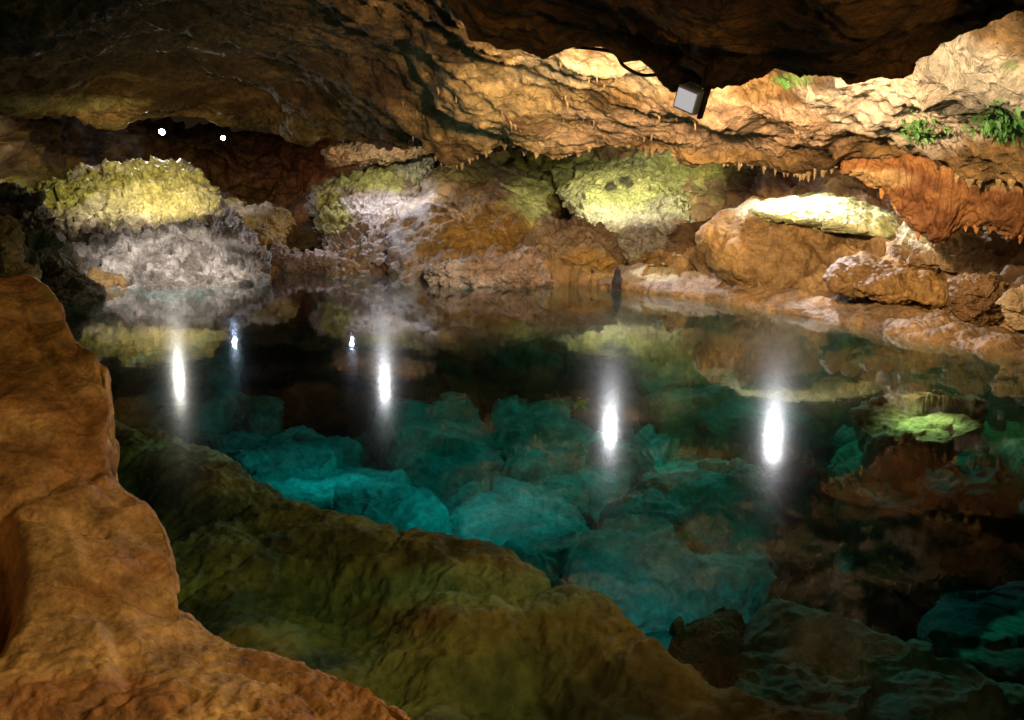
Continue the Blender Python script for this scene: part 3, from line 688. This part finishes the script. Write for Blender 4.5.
# ================================================================== LAMPS
def cyl(r0, r1, z0, z1, n=20, cap=True):
    vs = [(r0 * math.cos(2 * math.pi * i / n), r0 * math.sin(2 * math.pi * i / n), z0) for i in range(n)] + [(r1 * math.cos(2 * math.pi * i / n), r1 * math.sin(2 * math.pi * i / n), z1) for i in range(n)]
    f = [(i, (i + 1) % n, n + (i + 1) % n, n + i) for i in range(n)]
    if cap: f += [tuple(range(n))[::-1], tuple(range(n, 2 * n))]
    return vs, f
BLACK = plain('black_metal', (.03, .03, .03), .4, .6)
def lamp(label, pos, target, r, strength, col, mname, group='small round spotlights under the ceiling'):
    o = bpy.data.objects.new('spotlight', None); C.objects.link(o); o.location = pos
    o.rotation_euler = (Vector(target) - Vector(pos)).to_track_quat('-Z', 'Y').to_euler()
    tag(o, label, 'spotlight', group)
    vs, f = cyl(r * 1.18, r * 1.18, -.01, r * 2.0, cap=False); v2, f2 = cyl(r * 1.18, r * .5, r * 2.0, r * 2.6)
    k = len(vs); link('housing', vs + v2, f + [tuple(k + j for j in t) for t in f2], BLACK, o, smooth_=False)
    vs, f = cyl(r, r, 0, .012); link('lens', vs, f, plain(mname, (.9, .9, .9), .2, 0, col, strength), o, smooth_=False)
    vs, f = cyl(r * .22, r * .22, r * 2.4, r * 2.4 + .5, 10); link('bracket', vs, f, BLACK, o, smooth_=False)
    return o
dn = lambda p, k=(0, -3, -5): np.array(p) + np.array(k)
pA = P(162, 132, 34.0); lamp('bright white spotlight glowing in the dark gap above the mossy mound', pA, dn(pA, (0, -6, -2.4)), .1, 2400, (1, .95, .85), 'lamp_glass_warm')
pB = P(223, 138, 52.0); lamp('small bluish spotlight far back in the dark passage', pB, dn(pB, (0, -6, -1.0)), .12, 260, (.6, .75, 1), 'lamp_glass_blue')
pC = P(345, 138, 51.0); lamp('spotlight hidden by the ceiling, its faint reflection seen beside a yellow glow', pC, dn(pC, (0, -6, -1.6)), .12, 170, (.7, .8, 1), 'lamp_glass_cool')
pD = P(378, 136, 30.5); lamp('spotlight behind the ceiling lip above the knobbly mossy rock', pD, dn(pD, (0, -5, -2.5)), .12, 1600, (.95, .95, 1), 'lamp_glass_white')
pE = P(616, 139, 21.6); lamp('spotlight behind the ceiling lip above the lime green hummock', pE, dn(pE, (0, -5, -2.6)), .12, 1700, (.95, .95, 1), 'lamp_glass_clear')
pF = P(789, 152, 18.7); lamp('spotlight behind the ceiling lip above the pale lit shelf', pF, dn(pF, (0, -5, -2.6)), .12, 2600, (.95, .95, 1), 'lamp_glass_bright')

# floodlight under the overhang
def box(c, s):
    c = np.array(c); s = np.array(s) / 2
    vs = [c + s * np.array([a, b, d]) for a in (-1, 1) for b in (-1, 1) for d in (-1, 1)]
    return vs, [(0, 1, 3, 2), (4, 6, 7, 5), (0, 4, 5, 1), (2, 3, 7, 6), (0, 2, 6, 4), (1, 5, 7, 3)]
fl = bpy.data.objects.new('floodlight', None); C.objects.link(fl)
fl.location = P(690, 99, 6.5); tag(fl, 'grey box floodlight tilted under the lip of the dark overhang', 'floodlight')
fl.rotation_euler = (math.radians(14), math.radians(24), math.radians(-38))
GREYM = plain('grey_aluminium', (.45, .46, .5), .35, .3)
vs, f = box((0, 0, 0), (.19, .12, .17)); hb = link('housing', vs, f, GREYM, fl, smooth_=False)
bv_ = hb.modifiers.new('b', 'BEVEL'); bv_.width = .012; bv_.segments = 2
vs, f = box((0, -.064, 0), (.155, .008, .135)); link('glass', vs, f, plain('floodlight_glass', (.85, .88, .92), .15, 0, (.85, .9, 1), .4), fl, smooth_=False)
vs, f = box((.115, .01, .03), (.02, .05, .27)); v2, f2 = box((.0, .01, .17), (.25, .05, .015)); link('bracket', vs + v2, f + [tuple(8 + j for j in t) for t in f2], BLACK, fl, smooth_=False)
fins = [box((-.08 + .032 * i, .08, 0), (.008, .04, .18)) for i in range(6)]; vs, f = [], []
for a, b in fins: k = len(vs); vs += a; f += [tuple(k + j for j in t) for t in b]
link('cooling_fins', vs, f, GREYM, fl, smooth_=False)
# cable
def tube(pts, r, n=8):
    pts = catmull(np.array(pts), 40); vs, f = [], []
    for i, p in enumerate(pts):
        t = pts[min(i + 1, 39)] - pts[max(i - 1, 0)]; t /= np.linalg.norm(t)
        a = np.cross(t, [0, 1, 0]); a /= np.linalg.norm(a) + 1e-9; b = np.cross(t, a)
        vs += [p + r * (math.cos(2 * math.pi * j / n) * a + math.sin(2 * math.pi * j / n) * b) for j in range(n)]
    for i in range(39): f += [(i * n + j, i * n + (j + 1) % n, (i + 1) * n + (j + 1) % n, (i + 1) * n + j) for j in range(n)]
    return vs, f
vs, f = tube([P(575, 47, 7.4), P(612, 52, 7.4), P(624, 66, 7.35), P(642, 75, 7.35), P(662, 75, 7.35), P(684, 84, 6.6)], .014)
tag(link('cable', vs, f, plain('black_rubber', (.015, .015, .015), .6)), 'black cable looping along the overhang edge to the floodlight', 'cable')

# ================================================================== PLANTS
LEAF = plain('leaf_green', (.07, .20, .04), .5); GLINT = plain('glint_yellow', (.45, .42, .05), .5)
def tuft(name, label, cat, c, size, n, mat, seed, flat=.5):
    r = random.Random(seed); vs, f = [], []
    for i in range(n):
        a = r.uniform(0, 2 * math.pi); el = r.uniform(-.9, .9); L = size * r.uniform(.35, 1)
        d = np.array([math.cos(a) * math.cos(el), math.sin(a) * math.cos(el) * flat, math.sin(el)]); side = np.cross(d, [r.uniform(-1, 1), r.uniform(-1, 1), r.uniform(-1, 1)]); side /= np.linalg.norm(side) + 1e-9
        c0 = np.array(c) + np.array([r.gauss(0, .35), r.gauss(0, .15), r.gauss(0, .3)]) * size
        k = len(vs); wd = size * .09
        vs += [c0, c0 + d * L * .4 + side * wd, c0 + d * L - np.array([0, 0, L * .25]), c0 + d * L * .4 - side * wd, c0 + d * L * .45 + np.array([0, 0, wd * .5])]
        f += [(k, k + 1, k + 4), (k + 1, k + 2, k + 4), (k + 2, k + 3, k + 4), (k + 3, k, k + 4)]
    return tag(link(name, vs, f, mat, smooth_=False), label, cat)
def on_ceiling(u, v):
    i = np.argmin((cu - u) ** 2 + (cv - v) ** 2 + (flat[:, 1] < 4) * 1e6); return flat[i]
def fern(label, pts, sz, n, seed):
    r = random.Random(seed); vs, f = [], []
    for (u, v) in pts:
        for _ in range(n):
            c0 = on_ceiling(u + r.gauss(0, 6), v + r.gauss(0, 6)) + np.array([r.gauss(0, .04), -.05 - abs(r.gauss(0, .08)), r.gauss(0, .04)])
            a = r.uniform(0, 6.28); L = sz * r.uniform(.4, 1); d = np.array([math.cos(a), -abs(r.gauss(0, .5)), math.sin(a) - .3]); d /= np.linalg.norm(d)
            side = np.cross(d, [r.uniform(-1, 1), r.uniform(-1, 1), r.uniform(-1, 1)]); side /= np.linalg.norm(side) + 1e-9
            k = len(vs); wd = L * .22
            vs += [c0, c0 + d * L * .4 + side * wd, c0 + d * L - np.array([0, 0, L * .25]), c0 + d * L * .4 - side * wd]
            f += [(k, k + 1, k + 2), (k, k + 2, k + 3)]
    return tag(link('fern', vs, f, LEAF, smooth_=False), label, 'fern', None, 'stuff')
fern('small green fern on the pale ceiling, left of the larger fern', [(905, 128), (915, 122), (916, 136), (926, 128)], .10, 110, 1)
fern('larger green fern clump on the pale ceiling at the right edge', [(985, 118), (995, 110), (1005, 122), (998, 130), (1015, 118), (984, 126)], .12, 150, 2)
tuft('moss_tuft', 'thin green moss tuft on the lit ceiling right of the floodlight', 'moss', on_ceiling(785, 82) + np.array([0, -.05, 0]), .10, 90, LEAF, 3)['kind'] = 'stuff'
tuft('glint_cluster', 'small yellow leaf cluster floating near the centre of the pool', 'glint', Wp(580, 403, 0.01), .09, 26, GLINT, 4, .8)['kind'] = 'stuff'  # blades added in place of a yellow reflection on the water
for lab, u, v, h in (('dark short stump at the waterline, the left one of two', 592, 283, 16), ('taller dark stump at the waterline with a reddish top, right one of two', 618, 287, 24)):
    b = P(u, v, 1720 / (v - 208) - .4)
    vs, f = cone_mesh(h / F * 21 * .9, .17, int(u)); vs = [(x, y, -z) for x, y, z in vs]; f = [t[::-1] for t in f]
    o = link('stalagmite', vs, f, ROCK, cols=np.tile(np.array([.03, .02, .02]), (len(vs), 1))); o.location = b; tag(o, lab, 'stalagmite', 'dark stumps at the far waterline')
